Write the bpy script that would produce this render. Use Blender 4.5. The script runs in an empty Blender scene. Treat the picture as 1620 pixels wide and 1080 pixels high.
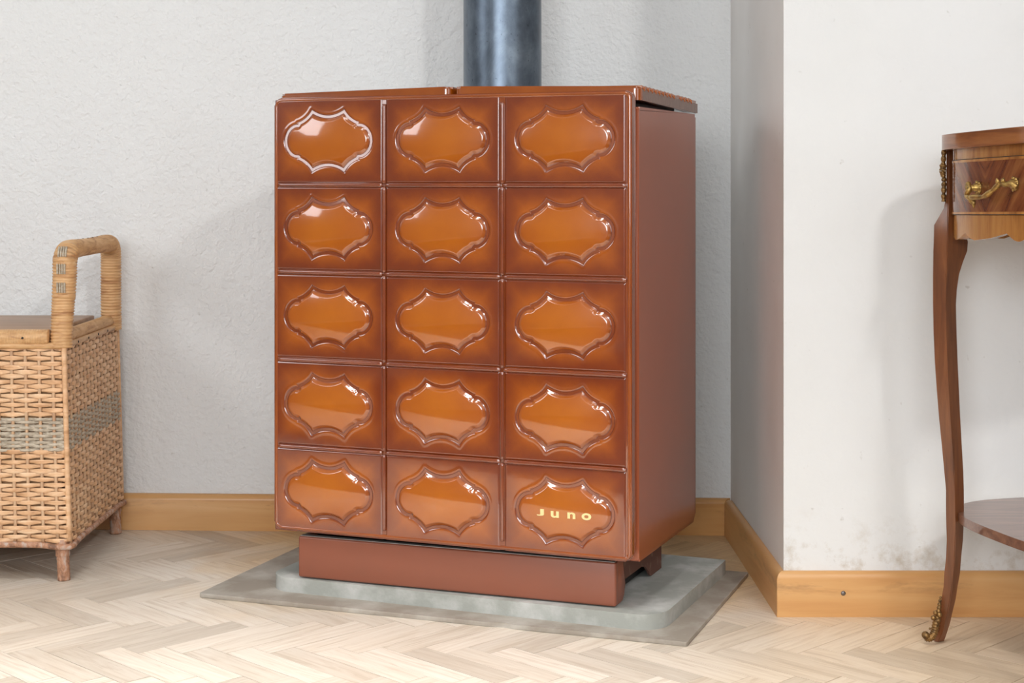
import bpy, bmesh, math, random
from mathutils import Vector, Matrix
import numpy as np

random.seed(7)
rng = np.random.RandomState(7)
S = bpy.context.scene
COL = S.collection

# ------------------------------------------------------------------ camera
F_PX = 2551.0; HORIZON = 281.0; CAM_H = 0.76
cam_d = bpy.data.cameras.new('camera'); cam = bpy.data.objects.new('camera', cam_d); COL.objects.link(cam)
cam.location = (0, 0, CAM_H); cam.rotation_euler = (math.radians(90), 0, 0)
cam_d.sensor_width = 36; cam_d.lens = 36 * F_PX / 1620; cam_d.shift_y = (HORIZON - 540) / 1620
cam_d.clip_start = 0.05; cam_d.clip_end = 50
S.camera = cam

# ------------------------------------------------------------------ light
S.view_settings.view_transform = 'Standard'; S.view_settings.look = 'None'
S.view_settings.gamma = 1; S.view_settings.use_curve_mapping = False
S.view_settings.exposure = 0.03
w = bpy.data.worlds.new('world'); S.world = w; w.use_nodes = True
w.node_tree.nodes['Background'].inputs[0].default_value = (0.9, 0.95, 1.0, 1)
w.node_tree.nodes['Background'].inputs[1].default_value = 0.3

def area(name, loc, target, sx, sy, power, color):
    l = bpy.data.lights.new(name, 'AREA'); l.shape = 'RECTANGLE'; l.size = sx; l.size_y = sy
    l.energy = power; l.color = color
    o = bpy.data.objects.new(name, l); COL.objects.link(o); o.location = loc
    d = Vector(target) - Vector(loc); o.rotation_euler = d.to_track_quat('-Z', 'Y').to_euler()
    return o
area('high_key_lamp', (1.40, -0.17, 2.66), (-0.2, 3.2, 0.6), 0.24, 0.24, 37, (1.0, 0.99, 0.98))  # unseen key lamp up high, aimed along the stove's wall shadow
down = area('floor_fill_light', (-0.35, 1.45, 2.69), (-0.35, 1.4501, 0.0), 1.0, 1.0, 26, (1.0, 0.98, 0.95)); down.data.spread = math.radians(66)  # added fill to brighten the foreground floor; narrow spread keeps it off the glaze
area('fill_light_right', (2.28, 0.4, 1.5), (0.0, 2.4, 0.6), 2.2, 1.6, 22, (0.94, 0.97, 1.0))  # soft fill added from the right side, no window built there
area('window_light_left', (-2.85, 1.9, 1.7), (0.3, 2.7, 0.4), 1.6, 1.2, 31, (0.94, 0.97, 1.0))
area('fill_light_front', (-0.6, -3.3, 1.6), (0.0, 3.0, 0.5), 3.4, 1.8, 232, (0.94, 0.97, 1.0))  # added broad fill from behind the camera, lifts the alcove side too

# ------------------------------------------------------------------ materials
class NT:
    def __init__(s, name):
        s.m = bpy.data.materials.new(name); s.m.use_nodes = True
        s.t = s.m.node_tree; s.b = s.t.nodes['Principled BSDF']; s.L = s.t.links
    def n(s, kind, **kw):
        x = s.t.nodes.new(kind)
        for k, v in kw.items():
            if hasattr(x, k): setattr(x, k, v)
            else: x.inputs[k.replace('_', ' ')].default_value = v
        return x
    def coords(s, scale=(1, 1, 1), rnd=False, out='Object'):
        tc = s.n('ShaderNodeTexCoord'); mp = s.n('ShaderNodeMapping')
        mp.inputs['Scale'].default_value = scale
        s.L.new(tc.outputs[out], mp.inputs['Vector'])
        if rnd:
            oi = s.n('ShaderNodeObjectInfo'); mu = s.n('ShaderNodeVectorMath', operation='SCALE')
            mu.inputs[0].default_value = (13.7, 7.3, 5.1); s.L.new(oi.outputs['Random'], mu.inputs['Scale'])
            s.L.new(mu.outputs[0], mp.inputs['Location'])
        return mp.outputs[0]
    def noise(s, vec, scale, detail=4, rough=0.55, dist=0.0):
        x = s.n('ShaderNodeTexNoise'); x.inputs['Scale'].default_value = scale
        x.inputs['Detail'].default_value = detail; x.inputs['Roughness'].default_value = rough
        x.inputs['Distortion'].default_value = dist
        s.L.new(vec, x.inputs['Vector']); return x.outputs[0]
    def ramp(s, f, stops):
        r = s.n('ShaderNodeValToRGB'); e = r.color_ramp.elements
        while len(e) < len(stops): e.new(0.5)
        for i, (p, c) in enumerate(stops):
            e[i].position = p; e[i].color = (*c, 1) if len(c) == 3 else c
        s.L.new(f, r.inputs[0]); return r.outputs[0]
    def mix(s, f, a, b, mode='MIX'):
        x = s.n('ShaderNodeMix', data_type='RGBA', blend_type=mode)
        for sock, v in ((x.inputs['Factor'], f), (x.inputs['A'], a), (x.inputs['B'], b)):
            pass
        ins = [i for i in x.inputs if i.type == 'RGBA']
        fi = [i for i in x.inputs if i.name == 'Factor' and i.type == 'VALUE'][0]
        for sock, v in ((fi, f), (ins[0], a), (ins[1], b)):
            if isinstance(v, bpy.types.NodeSocket): s.L.new(v, sock)
            elif isinstance(v, (int, float)): sock.default_value = v
            else: sock.default_value = (*v, 1)
        return [o for o in x.outputs if o.type == 'RGBA'][0]
    def math(s, op, a, b=0.0):
        x = s.n('ShaderNodeMath', operation=op)
        for i, v in enumerate((a, b)):
            if isinstance(v, bpy.types.NodeSocket): s.L.new(v, x.inputs[i])
            else: x.inputs[i].default_value = v
        return x.outputs[0]
    def col(s, v):
        if isinstance(v, bpy.types.NodeSocket): s.L.new(v, s.b.inputs['Base Color'])
        else: s.b.inputs['Base Color'].default_value = (*v, 1)
    def rough(s, v):
        if isinstance(v, bpy.types.NodeSocket): s.L.new(v, s.b.inputs['Roughness'])
        else: s.b.inputs['Roughness'].default_value = v
    def bump(s, h, strength=0.5, dist=0.001, prev=None):
        x = s.n('ShaderNodeBump'); x.inputs['Strength'].default_value = strength
        x.inputs['Distance'].default_value = dist; s.L.new(h, x.inputs['Height'])
        if prev is not None: s.L.new(prev, x.inputs['Normal'])
        s.L.new(x.outputs[0], s.b.inputs['Normal']); return x.outputs[0]
    def set(s, name, v): s.b.inputs[name].default_value = v

def m_plaster(name, base, dirt, bumps, dirtamt=0.3, low=False):
    m = NT(name); c = m.coords()
    big = m.noise(c, 3.0, 3); f = m.ramp(big, [(0.35, (0, 0, 0)), (0.75, (1, 1, 1))])
    col = m.mix(m.math('MULTIPLY', f, dirtamt), base, dirt)
    sp = m.noise(c, 60, 2); spf = m.ramp(sp, [(0.72, (0, 0, 0)), (0.80, (1, 1, 1))])
    col = m.mix(m.math('MULTIPLY', spf, 0.35), col, (0.35, 0.32, 0.27))
    if low:
        tc = m.n('ShaderNodeTexCoord'); sx = m.n('ShaderNodeSeparateXYZ'); m.L.new(tc.outputs['Object'], sx.inputs[0])
        h = m.ramp(sx.outputs['Z'], [(0.0, (1, 1, 1)), (0.085, (1, 1, 1)), (0.19, (0, 0, 0))])
        n2 = m.noise(c, 22, 5, 0.7); n2 = m.ramp(n2, [(0.50, (0, 0, 0)), (0.70, (1, 1, 1))])
        col = m.mix(m.math('MULTIPLY', m.math('MULTIPLY', h, n2), 0.6), col, (0.42, 0.33, 0.22))
    m.col(col); m.rough(0.85); m.set('Specular IOR Level', 0.25)
    prev = None
    for sc, st, di, det in bumps:
        prev = m.bump(m.noise(c, sc, det, 0.5, 0.4), st, di, prev)
    return m.m
M = {}
M['wall_back'] = m_plaster('roughcast_white', (0.77, 0.78, 0.78), (0.72, 0.71, 0.69), [(50, 0.7, 0.006, 3), (115, 0.8, 0.0035, 3)], 0.35)
M['wall_return'] = m_plaster('smoothed_plaster_grey', (0.84, 0.825, 0.80), (0.74, 0.70, 0.66), [(12, 0.4, 0.004, 2), (90, 0.2, 0.001, 3)], 0.7)
M['wall_right'] = m_plaster('smoothed_plaster_white', (0.77, 0.775, 0.77), (0.71, 0.71, 0.69), [(16, 0.45, 0.006, 3), (120, 0.35, 0.0015, 3)], 0.4, True)
M['room_wall'] = m_plaster('room_paint', (0.24, 0.21, 0.18), (0.20, 0.17, 0.15), [(40, 0.4, 0.004, 2)], 0.3)
M['ceiling'] = m_plaster('ceiling_paint', (0.6, 0.6, 0.58), (0.55, 0.55, 0.54), [(40, 0.3, 0.003, 2)], 0.2)

def m_wood(name, stops, stretch=(3, 40, 40), rnd=True, rough=0.4, bump=0.15, coat=0.0, tint=0.0, pores=True, dist=0.6, out='Object', bounce_tint=False):
    m = NT(name); c = m.coords(stretch, rnd, out)
    g = m.noise(c, 1.0, 5, 0.6, dist)
    col = m.ramp(g, stops)
    if tint:
        oi = m.n('ShaderNodeObjectInfo')
        v = m.ramp(oi.outputs['Random'], [(0.0, (1 - tint, 1 - tint * 1.08, 1 - tint * 1.2)), (0.5, (1, 0.985, 0.96)), (1.0, (1.05, 1.05, 1.05))])
        col = m.mix(1.0, col, v, 'MULTIPLY')
    if pores:
        c2 = m.coords((stretch[0] * 6, stretch[1] * 6, stretch[2] * 6), rnd, out)
        p = m.noise(c2, 1.0, 2); pf = m.ramp(p, [(0.66, (0, 0, 0)), (0.76, (1, 1, 1))])
        dark = m.mix(1.0, col, (0.6, 0.52, 0.45), 'MULTIPLY')
        col = m.mix(m.math('MULTIPLY', pf, 0.5), col, dark)
    if bounce_tint:   # warm bounce light painted in as a golden tint, behind the stove and rightwards
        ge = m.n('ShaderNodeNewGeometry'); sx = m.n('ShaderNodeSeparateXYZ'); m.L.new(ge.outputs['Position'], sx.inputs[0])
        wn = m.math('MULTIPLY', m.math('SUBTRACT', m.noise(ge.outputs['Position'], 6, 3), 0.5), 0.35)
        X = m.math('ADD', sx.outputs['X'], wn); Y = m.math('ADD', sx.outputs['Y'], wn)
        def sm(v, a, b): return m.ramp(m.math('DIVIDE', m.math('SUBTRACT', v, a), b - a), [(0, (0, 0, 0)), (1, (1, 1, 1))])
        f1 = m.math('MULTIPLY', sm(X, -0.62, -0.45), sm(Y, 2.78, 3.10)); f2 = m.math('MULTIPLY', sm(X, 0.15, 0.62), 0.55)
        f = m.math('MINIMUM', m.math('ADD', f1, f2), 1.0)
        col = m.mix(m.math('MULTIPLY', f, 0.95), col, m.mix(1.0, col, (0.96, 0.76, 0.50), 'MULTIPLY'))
    m.col(col); m.rough(rough)
    if bump: m.bump(g, bump, 0.0006)
    if coat: m.set('Coat Weight', coat); m.set('Coat Roughness', 0.15)
    return m.m
M['parquet'] = m_wood('pale_oak_parquet', [(0.28, (0.55, 0.46, 0.365)), (0.45, (0.68, 0.60, 0.51)), (0.6, (0.73, 0.66, 0.575)), (0.8, (0.78, 0.73, 0.66))], (5, 60, 60), True, 0.42, 0.05, 0.0, 0.20, True, 1.8, bounce_tint=True)
M['parquet_joint'] = m_wood('dark_joint', [(0.3, (0.12, 0.08, 0.05)), (0.7, (0.2, 0.14, 0.09))], rnd=False)
M['parquet_far'] = m_wood('pale_oak_far', [(0.28, (0.50, 0.41, 0.31)), (0.7, (0.70, 0.62, 0.52))], (6, 20, 20), False, 0.4)

def m_baseboard():
    m = NT('varnished_pine_baseboard'); c = m.coords((2.2, 2.2, 30)); g = m.noise(c, 1.0, 4, 0.55, 0.5)
    col = m.ramp(g, [(0.3, (0.56, 0.27, 0.09)), (0.5, (0.64, 0.345, 0.13)), (0.75, (0.70, 0.41, 0.18))])
    n2 = m.noise(m.coords((6, 6, 25)), 1.0, 5, 0.75, 0.3); f = m.ramp(n2, [(0.52, (0, 0, 0)), (0.72, (1, 1, 1))])
    tc = m.n('ShaderNodeTexCoord'); sx = m.n('ShaderNodeSeparateXYZ'); m.L.new(tc.outputs['Object'], sx.inputs[0])
    h = m.ramp(m.math('MULTIPLY', sx.outputs['Z'], 10), [(0.3, (0, 0, 0)), (0.55, (1, 1, 1)), (0.72, (0.2, 0.2, 0.2))])
    col = m.mix(m.math('MULTIPLY', m.math('MULTIPLY', f, h), 0.55), col, (0.20, 0.09, 0.03))
    m.col(col); m.rough(0.38); m.bump(g, 0.1, 0.0005); return m.m
M['baseboard'] = m_baseboard()

def m_glaze():
    m = NT('orange_brown_enamel_glaze')
    at = m.n('ShaderNodeAttribute', attribute_name='glaze')
    c = m.coords((1, 1, 1), True); n = m.noise(c, 14, 3); n2 = m.noise(c, 900, 2)
    f = m.math('ADD', at.outputs['Fac'], m.math('MULTIPLY', m.math('SUBTRACT', n, 0.5), 0.35))
    f = m.math('ADD', f, m.math('MULTIPLY', m.math('SUBTRACT', n2, 0.5), 0.12))
    col = m.ramp(f, [(0.0, (0.07, 0.012, 0.004)), (0.3, (0.175, 0.028, 0.003)), (0.62, (0.36, 0.083, 0.003)), (1.0, (0.49, 0.140, 0.004))])
    m.col(col); m.rough(0.22); m.set('Coat Weight', 1.0); m.set('Coat Roughness', 0.06); m.set('Coat IOR', 1.75)
    w2 = m.noise(c, 60, 2); m.bump(w2, 0.05, 0.001)
    m.L.new([x for x in m.t.nodes if x.type == 'BUMP'][0].outputs[0], m.b.inputs['Coat Normal'])
    return m.m
M['glaze'] = m_glaze()
def m_simple(name, col, rough, metal=0.0, nscale=0, ncol=None, amt=0.4, coat=0.0, coatr=0.1, bump=None, lo=0.45, hi=0.7, scale=(1, 1, 1)):
    m = NT(name)
    if nscale:
        c = m.coords(scale); n = m.noise(c, nscale, 5, 0.6); f = m.ramp(n, [(lo, (0, 0, 0)), (hi, (1, 1, 1))])
        m.col(m.mix(m.math('MULTIPLY', f, amt), col, ncol))
        if bump: m.bump(m.noise(c, bump[0], 4), bump[1], bump[2])
    else: m.col(col)
    m.rough(rough); m.set('Metallic', metal)
    if coat: m.set('Coat Weight', coat); m.set('Coat Roughness', coatr)
    return m.m
M['side_enamel'] = m_simple('red_brown_satin_enamel', (0.30, 0.072, 0.026), 0.30, 0, 5, (0.25, 0.06, 0.024), 0.5, 0.7, 0.16, (300, 0.03, 0.0005))
M['drawer_enamel'] = m_simple('matt_red_brown_enamel', (0.255, 0.076, 0.040), 0.42, 0, 7, (0.225, 0.074, 0.042), 0.5, 0.3, 0.3, (400, 0.05, 0.0004))
M['skirt'] = m_simple('dusty_brown_steel', (0.115, 0.045, 0.030), 0.6, 0, 40, (0.33, 0.25, 0.19), 0.5, lo=0.55, hi=0.75)
M['black'] = m_simple('black_iron', (0.012, 0.011, 0.010), 0.6)
M['grey_edge'] = m_simple('bare_metal_edge', (0.34, 0.32, 0.30), 0.5, 0.3)
M['lid_end'] = m_simple('worn_brown_glaze', (0.15, 0.065, 0.04), 0.35, 0, 90, (0.30, 0.20, 0.15), 0.6, 0.6, 0.2, scale=(1, 8, 1))
M['gold'] = m_simple('pale_gold_print', (0.83, 0.66, 0.31), 0.4)
def m_flue():
    m = NT('mottled_blued_steel'); c = m.coords((1, 1, 0.6)); n = m.noise(c, 14, 6, 0.65, 0.3)
    col = m.ramp(n, [(0.3, (0.055, 0.068, 0.085)), (0.52, (0.12, 0.15, 0.19)), (0.7, (0.20, 0.245, 0.29)), (0.85, (0.30, 0.34, 0.35))])
    n2 = m.noise(c, 160, 3); sp = m.ramp(n2, [(0.66, (0, 0, 0)), (0.72, (1, 1, 1))])
    m.col(m.mix(m.math('MULTIPLY', sp, 0.6), col, (0.03, 0.035, 0.04)))
    m.rough(m.ramp(n, [(0.3, (0.30,) * 3), (0.8, (0.45,) * 3)])); m.set('Metallic', 0.85); return m.m
M['flue'] = m_flue()
M['slab'] = m_simple('grey_green_stone', (0.33, 0.34, 0.31), 0.7, 0, 14, (0.56, 0.56, 0.54), 0.8, 0, 0.1, (160, 0.5, 0.001))
M['plate'] = m_simple('taupe_stone', (0.29, 0.25, 0.205), 0.62, 0, 8, (0.50, 0.47, 0.42), 0.9, 0, 0.1, (200, 0.4, 0.0008))
M['rattan'] = m_wood('honey_rattan', [(0.3, (0.50, 0.26, 0.12)), (0.5, (0.73, 0.44, 0.24)), (0.75, (0.84, 0.61, 0.40))], (14, 14, 60), False, 0.45, 0.3, pores=False)
M['rattan_wrap'] = m_wood('rattan_wrap', [(0.3, (0.38, 0.18, 0.07)), (0.5, (0.60, 0.345, 0.155)), (0.75, (0.74, 0.48, 0.25))], (20, 20, 90), False, 0.42, 0.3, pores=False)
M['stake'] = m_wood('dull_stake', [(0.3, (0.44, 0.25, 0.14)), (0.7, (0.68, 0.46, 0.28))], (50, 50, 10), False, 0.55, 0.2, pores=False)
M['seagrass'] = m_wood('grey_seagrass', [(0.3, (0.32, 0.26, 0.19)), (0.7, (0.60, 0.52, 0.41))], (60, 60, 140), False, 0.8, 0.6, pores=False)
M['cane_leg'] = m_wood('weathered_cane_leg', [(0.35, (0.20, 0.10, 0.06)), (0.5, (0.46, 0.23, 0.13)), (0.65, (0.50, 0.40, 0.34))], (90, 90, 40), False, 0.6, 0.4, pores=False)
M['seat_wood'] = m_wood('brown_seat_board', [(0.3, (0.33, 0.18, 0.095)), (0.7, (0.50, 0.31, 0.18))], (4, 50, 50), False, 0.4)
M['inner'] = m_simple('basket_lining', (0.34, 0.20, 0.10), 0.9)
M['mahog'] = m_wood('dark_mahogany', [(0.3, (0.10, 0.032, 0.012)), (0.55, (0.185, 0.062, 0.021)), (0.8, (0.27, 0.10, 0.034))], (60, 60, 5), False, 0.32, 0.1, 0.4)
M['top_wood'] = m_wood('walnut_tabletop', [(0.3, (0.12, 0.035, 0.013)), (0.55, (0.25, 0.088, 0.026)), (0.8, (0.36, 0.145, 0.045))], (6, 6, 80), False, 0.28, 0.1, 0.6)
M['veneer'] = m_wood('golden_veneer', [(0.25, (0.20, 0.075, 0.022)), (0.5, (0.40, 0.175, 0.045)), (0.75, (0.52, 0.26, 0.075))], (40, 40, 5), False, 0.25, 0.05, 0.7)
M['shelf_wood'] = m_wood('dark_shelf', [(0.3, (0.13, 0.055, 0.035)), (0.7, (0.26, 0.125, 0.075))], (10, 70, 70), False, 0.3, 0.05, 0.6)
M['brass'] = m_simple('aged_brass', (0.50, 0.32, 0.10), 0.38, 0.85, 90, (0.12, 0.07, 0.03), 0.8, bump=(200, 0.4, 0.001))
M['brass_dark'] = m_simple('dark_aged_brass', (0.30, 0.17, 0.06), 0.42, 0.8, 120, (0.05, 0.03, 0.02), 0.8, bump=(260, 0.5, 0.001))
M['screw'] = m_simple('dull_steel_screw', (0.22, 0.2, 0.19), 0.4, 0.8)
M['rug'] = m_simple('dark_wool_rug', (0.06, 0.035, 0.03), 0.95)
def m_bookmatch():
    m = NT('book_matched_walnut'); tc = m.n('ShaderNodeTexCoord'); sx = m.n('ShaderNodeSeparateXYZ')
    at = m.n('ShaderNodeAttribute', attribute_name='sx')
    a = m.math('ABSOLUTE', at.outputs['Fac']); m.L.new(tc.outputs['Object'], sx.inputs[0])
    cx = m.n('ShaderNodeCombineXYZ'); z = sx.outputs['Z']
    m.L.new(m.math('SUBTRACT', m.math('MULTIPLY', a, 60), m.math('MULTIPLY', z, 50)), cx.inputs[0])
    m.L.new(m.math('MULTIPLY', m.math('ADD', a, z), 7), cx.inputs[1])
    g = m.noise(cx.outputs[0], 1.0, 5, 0.6, 0.4)
    m.col(m.ramp(g, [(0.3, (0.10, 0.028, 0.012)), (0.5, (0.19, 0.062, 0.022)), (0.75, (0.33, 0.14, 0.045))]))
    m.rough(0.22); m.set('Coat Weight', 0.8); m.set('Coat Roughness', 0.08); return m.m
M['bookmatch'] = m_bookmatch()

# ------------------------------------------------------------------ helpers
def link(name, me, mat, parent=None, smooth=True, stuff=False):
    if mat is not None and len(me.materials) == 0: me.materials.append(mat)
    o = bpy.data.objects.new(name, me); COL.objects.link(o)
    if parent is not None: o.parent = parent
    if stuff: o['kind'] = 'stuff'
    if smooth:
        for p in me.polygons: p.use_smooth = True
    return o
def mesh(name, V, Fc, mat=None, parent=None, smooth=True, stuff=False):
    me = bpy.data.meshes.new(name); me.from_pydata([tuple(map(float, v)) for v in V], [], Fc); me.update()
    return link(name, me, mat, parent, smooth, stuff)
def from_bm(name, bm, mat, parent=None, smooth=True, stuff=False):
    bmesh.ops.recalc_face_normals(bm, faces=bm.faces)
    me = bpy.data.meshes.new(name); bm.to_mesh(me); bm.free()
    return link(name, me, mat, parent, smooth, stuff)
def sharp(o, ang=35):
    me = o.data; bm = bmesh.new(); bm.from_mesh(me)
    for e in bm.edges:
        if len(e.link_faces) == 2 and e.calc_face_angle(0) > math.radians(ang): e.smooth = False
    bm.to_mesh(me); bm.free(); return o
def bm_box(bm, lo, hi):
    vs = [bm.verts.new((x, y, z)) for x in (lo[0], hi[0]) for y in (lo[1], hi[1]) for z in (lo[2], hi[2])]
    for f in ((0, 1, 3, 2), (4, 6, 7, 5), (0, 4, 5, 1), (2, 3, 7, 6), (0, 2, 6, 4), (1, 5, 7, 3)):
        bm.faces.new([vs[i] for i in f])
    return vs
def box(name, lo, hi, mat, parent=None, bev=0.0, seg=2, stuff=False):
    bm = bmesh.new(); bm_box(bm, lo, hi)
    if bev: bmesh.ops.bevel(bm, geom=list(bm.edges), offset=bev, segments=seg, profile=0.5, affect='EDGES')
    return sharp(from_bm(name, bm, mat, parent, True, stuff), 50)
def bm_prism(bm, poly, a0, a1, axis):
    """poly: 2D points; extruded along axis (0,1,2) from a0 to a1"""
    def P(p, a):
        q = list(p); q.insert(axis, a); return q
    A = [bm.verts.new(P(p, a0)) for p in poly]; B = [bm.verts.new(P(p, a1)) for p in poly]
    n = len(poly); bm.faces.new(A); bm.faces.new(B[::-1]); side = []
    for i in range(n): side.append(bm.faces.new((A[i], B[i], B[(i + 1) % n], A[(i + 1) % n])))
    return A, B
def prism(name, poly, a0, a1, axis, mat, parent=None, bev=0.0, seg=3, ang=40):
    bm = bmesh.new(); A, B = bm_prism(bm, poly, a0, a1, axis)
    if bev:
        es = [e for e in bm.edges if (e.verts[0] in A and e.verts[1] in A) or (e.verts[0] in B and e.verts[1] in B)]
        bmesh.ops.bevel(bm, geom=es, offset=bev, segments=seg, profile=0.5, affect='EDGES')
    return sharp(from_bm(name, bm, mat, parent), ang)
def rrect(x0, y0, x1, y1, rs, n=8):
    """rounded rectangle, radii for corners (x0y0, x1y0, x1y1, x0y1)"""
    out = []
    for (cx, cy, a0), r in zip(((x0, y0, 180), (x1, y0, 270), (x1, y1, 0), (x0, y1, 90)), rs):
        sx = 1 if cx == x0 else -1; sy = 1 if cy == y0 else -1
        if r <= 0: out.append((cx, cy)); continue
        for i in range(n + 1):
            a = math.radians(a0 + 90 * i / n); out.append((cx + sx * r + r * math.cos(a), cy + sy * r + r * math.sin(a)))
    return out
def tube(V, Fc, pts, rad, sides=8, caps=True, flat=None, up=(0, 0, 1)):
    """sweep; rad list/scalar (or (rx, ry) pairs)"""
    pts = [Vector(p) for p in pts]; n = len(pts); base = len(V)
    up = Vector(up)
    for i, p in enumerate(pts):
        t = (pts[min(i + 1, n - 1)] - pts[max(i - 1, 0)]).normalized()
        s = t.cross(up)
        if s.length < 1e-3: s = t.cross(Vector((0, 1, 0)))
        s.normalize(); u = s.cross(t)
        r = rad[i] if isinstance(rad, (list, np.ndarray)) else rad
        rx, ry = r if isinstance(r, tuple) else (r, r)
        for k in range(sides):
            a = 2 * math.pi * k / sides
            V.append(tuple(p + s * rx * math.cos(a) + u * ry * math.sin(a)))
    for i in range(n - 1):
        for k in range(sides):
            a = base + i * sides + k; b = base + i * sides + (k + 1) % sides
            Fc.append((a, b, b + sides, a + sides))
    if caps:
        Fc.append(tuple(base + k for k in range(sides))[::-1]); Fc.append(tuple(base + (n - 1) * sides + k for k in range(sides)))
def smoothpath(pts, n):
    """Catmull-Rom resample"""
    P = [Vector(p) for p in pts]; P = [2 * P[0] - P[1]] + P + [2 * P[-1] - P[-2]]; out = []
    for i in range(1, len(P) - 2):
        for k in range(n):
            t = k / n; a, b, c, d = P[i - 1:i + 3]
            out.append(0.5 * ((2 * b) + (c - a) * t + (2 * a - 5 * b + 4 * c - d) * t * t + (3 * b - a - 3 * c + d) * t ** 3))
    out.append(P[-2]); return out
def empty(name, loc, rz, label, cat, group=None):
    o = bpy.data.objects.new(name, None); COL.objects.link(o); o.location = loc; o.rotation_euler = (0, 0, rz)
    o.empty_display_size = 0.1; o['label'] = label; o['category'] = cat
    if group: o['group'] = group
    return o
def struct(o): o['kind'] = 'structure'; return o
def px(x, y, d):  # point of the room seen at photo pixel (x, y) at depth d
    return Vector(((x - 810) * d / F_PX, d, CAM_H - (y - HORIZON) * d / F_PX))

# ------------------------------------------------------------------ room shell
BB = 0.014                                # baseboard thickness
CB = (0.4512, 3.4254); CF = (0.4582, 2.7896)      # floor corners of the baseboard faces
slope = (3.4807 - 3.4254) / (-0.8255 - 0.4512)
def yb(x): return CB[1] + (x - CB[0]) * slope
HC = 2.72
def wall(name, a, b, mat, thick=0.12, h=HC):
    """wall whose visible plane runs a->b (visible side on the left of a->b is away)"""
    a = Vector((*a, 0)); b = Vector((*b, 0)); t = (b - a).normalized(); nrm = Vector((-t.y, t.x, 0))
    q = [a, b, b + nrm * thick, a + nrm * thick]
    V = [(*v.xy, 0) for v in q] + [(*v.xy, h) for v in q]
    o = mesh(name, V, [(3, 2, 1, 0), (4, 5, 6, 7), (0, 1, 5, 4), (1, 2, 6, 5), (2, 3, 7, 6), (3, 0, 4, 7)], mat, None, False)
    return struct(o)
XL, XR, YF = -2.95, 2.35, -3.4
wall('wall_back', (XL, yb(XL) + BB), (CB[0] + BB + 0.002, yb(CB[0]) + BB), M['wall_back'])
wall('wall_alcove', (CB[0] + BB, CB[1] + 0.13), (CF[0] + BB, CF[1] + BB), M['wall_return'], 0.3)
wall('wall_pillar', (CF[0] + BB, CF[1] + BB), (XR, CF[1] + BB), M['wall_right'])
wall('wall_right', (XR, CF[1] + 0.1), (XR, YF), M['room_wall'])
wall('wall_front', (XR, YF), (XL, YF), M['room_wall'])
wall('wall_left', (XL, YF), (XL, yb(XL) + 0.1), M['room_wall'])
struct(box('ceiling', (XL - 0.1, YF - 0.1, HC), (XR + 0.1, 3.75, HC + 0.1), M['ceiling']))
# floor base with parquet blocks laid herringbone
floor = struct(box('floor', (XL - 0.1, YF - 0.1, -0.06), (XR + 0.1, 3.75, -0.0035), M['parquet_joint']))
W, Lb = 0.0497, 0.2158
P0 = Vector((-0.621, 2.765))
ep = Vector((math.cos(math.radians(45)), math.sin(math.radians(45)))); eq = Vector((ep.x, -ep.y))
bmb = bmesh.new(); g = 0.00055
bm_box(bmb, (g, g, -0.012), (Lb - g, W - g, 0.0))
bmesh.ops.recalc_face_normals(bmb, faces=bmb.faces)
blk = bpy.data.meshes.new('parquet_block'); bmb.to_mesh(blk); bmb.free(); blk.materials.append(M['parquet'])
cand = []
for i in range(-90, 90):
    for j in range(-24, 24):
        base = P0 + ep * (W * i + Lb * j) + eq * (W * i - Lb * j)
        # block along ep: spans p in [-L,0], q in [0,W]
        o1 = base - ep * Lb
        c1 = o1 + ep * Lb / 2 + eq * W / 2
        cand.append((c1, o1 + eq * W, math.radians(45)))
        # block along eq: spans p in [-W,0], q in [-L,0]
        o2 = base - ep * W - eq * Lb
        c2 = base - ep * W / 2 - eq * Lb / 2
        cand.append((c2, o2, math.radians(-45)))
def inside(c): return XL - 0.1 < c.x < XR + 0.1 and YF < c.y < 3.6
cand = [c for c in cand if inside(c[0])]
def view(c):
    if c.y < 0.5: return -1
    X = (c.x) * F_PX / c.y + 810; Y = CAM_H * F_PX / c.y + HORIZON
    m = 110
    return 1 if (-m < X < 1620 + m and Y < 1080 + 70 and c.y < yb(min(c.x, .45)) + 0.08 and not (c.x > 0.56 and c.y > 2.9)) else -1
near = [c for c in cand if view(c[0]) > 0]; far = [c for c in cand if view(c[0]) < 0]
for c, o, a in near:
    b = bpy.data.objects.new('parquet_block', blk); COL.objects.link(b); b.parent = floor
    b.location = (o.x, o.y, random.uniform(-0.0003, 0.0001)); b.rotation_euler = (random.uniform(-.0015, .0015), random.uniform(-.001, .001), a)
V = []; Fc = []
for c, o, a in far:
    R = Matrix.Rotation(a, 2); n0 = len(V)
    for x, y in ((g, g), (Lb - g, g), (Lb - g, W - g), (g, W - g)):
        q = R @ Vector((x, y)) + o; V.append((q.x, q.y, 0))
    for x, y in ((g, g), (Lb - g, g), (Lb - g, W - g), (g, W - g)):
        q = R @ Vector((x, y)) + o; V.append((q.x, q.y, -0.012))
    Fc += [(n0, n0 + 1, n0 + 2, n0 + 3)] + [(n0 + k, n0 + 4 + k, n0 + 4 + (k + 1) % 4, n0 + (k + 1) % 4) for k in range(4)]
mesh('parquet_blocks', V, Fc, M['parquet_far'], floor, False, True)
print('blocks near', len(near), 'far', len(far))

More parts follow.
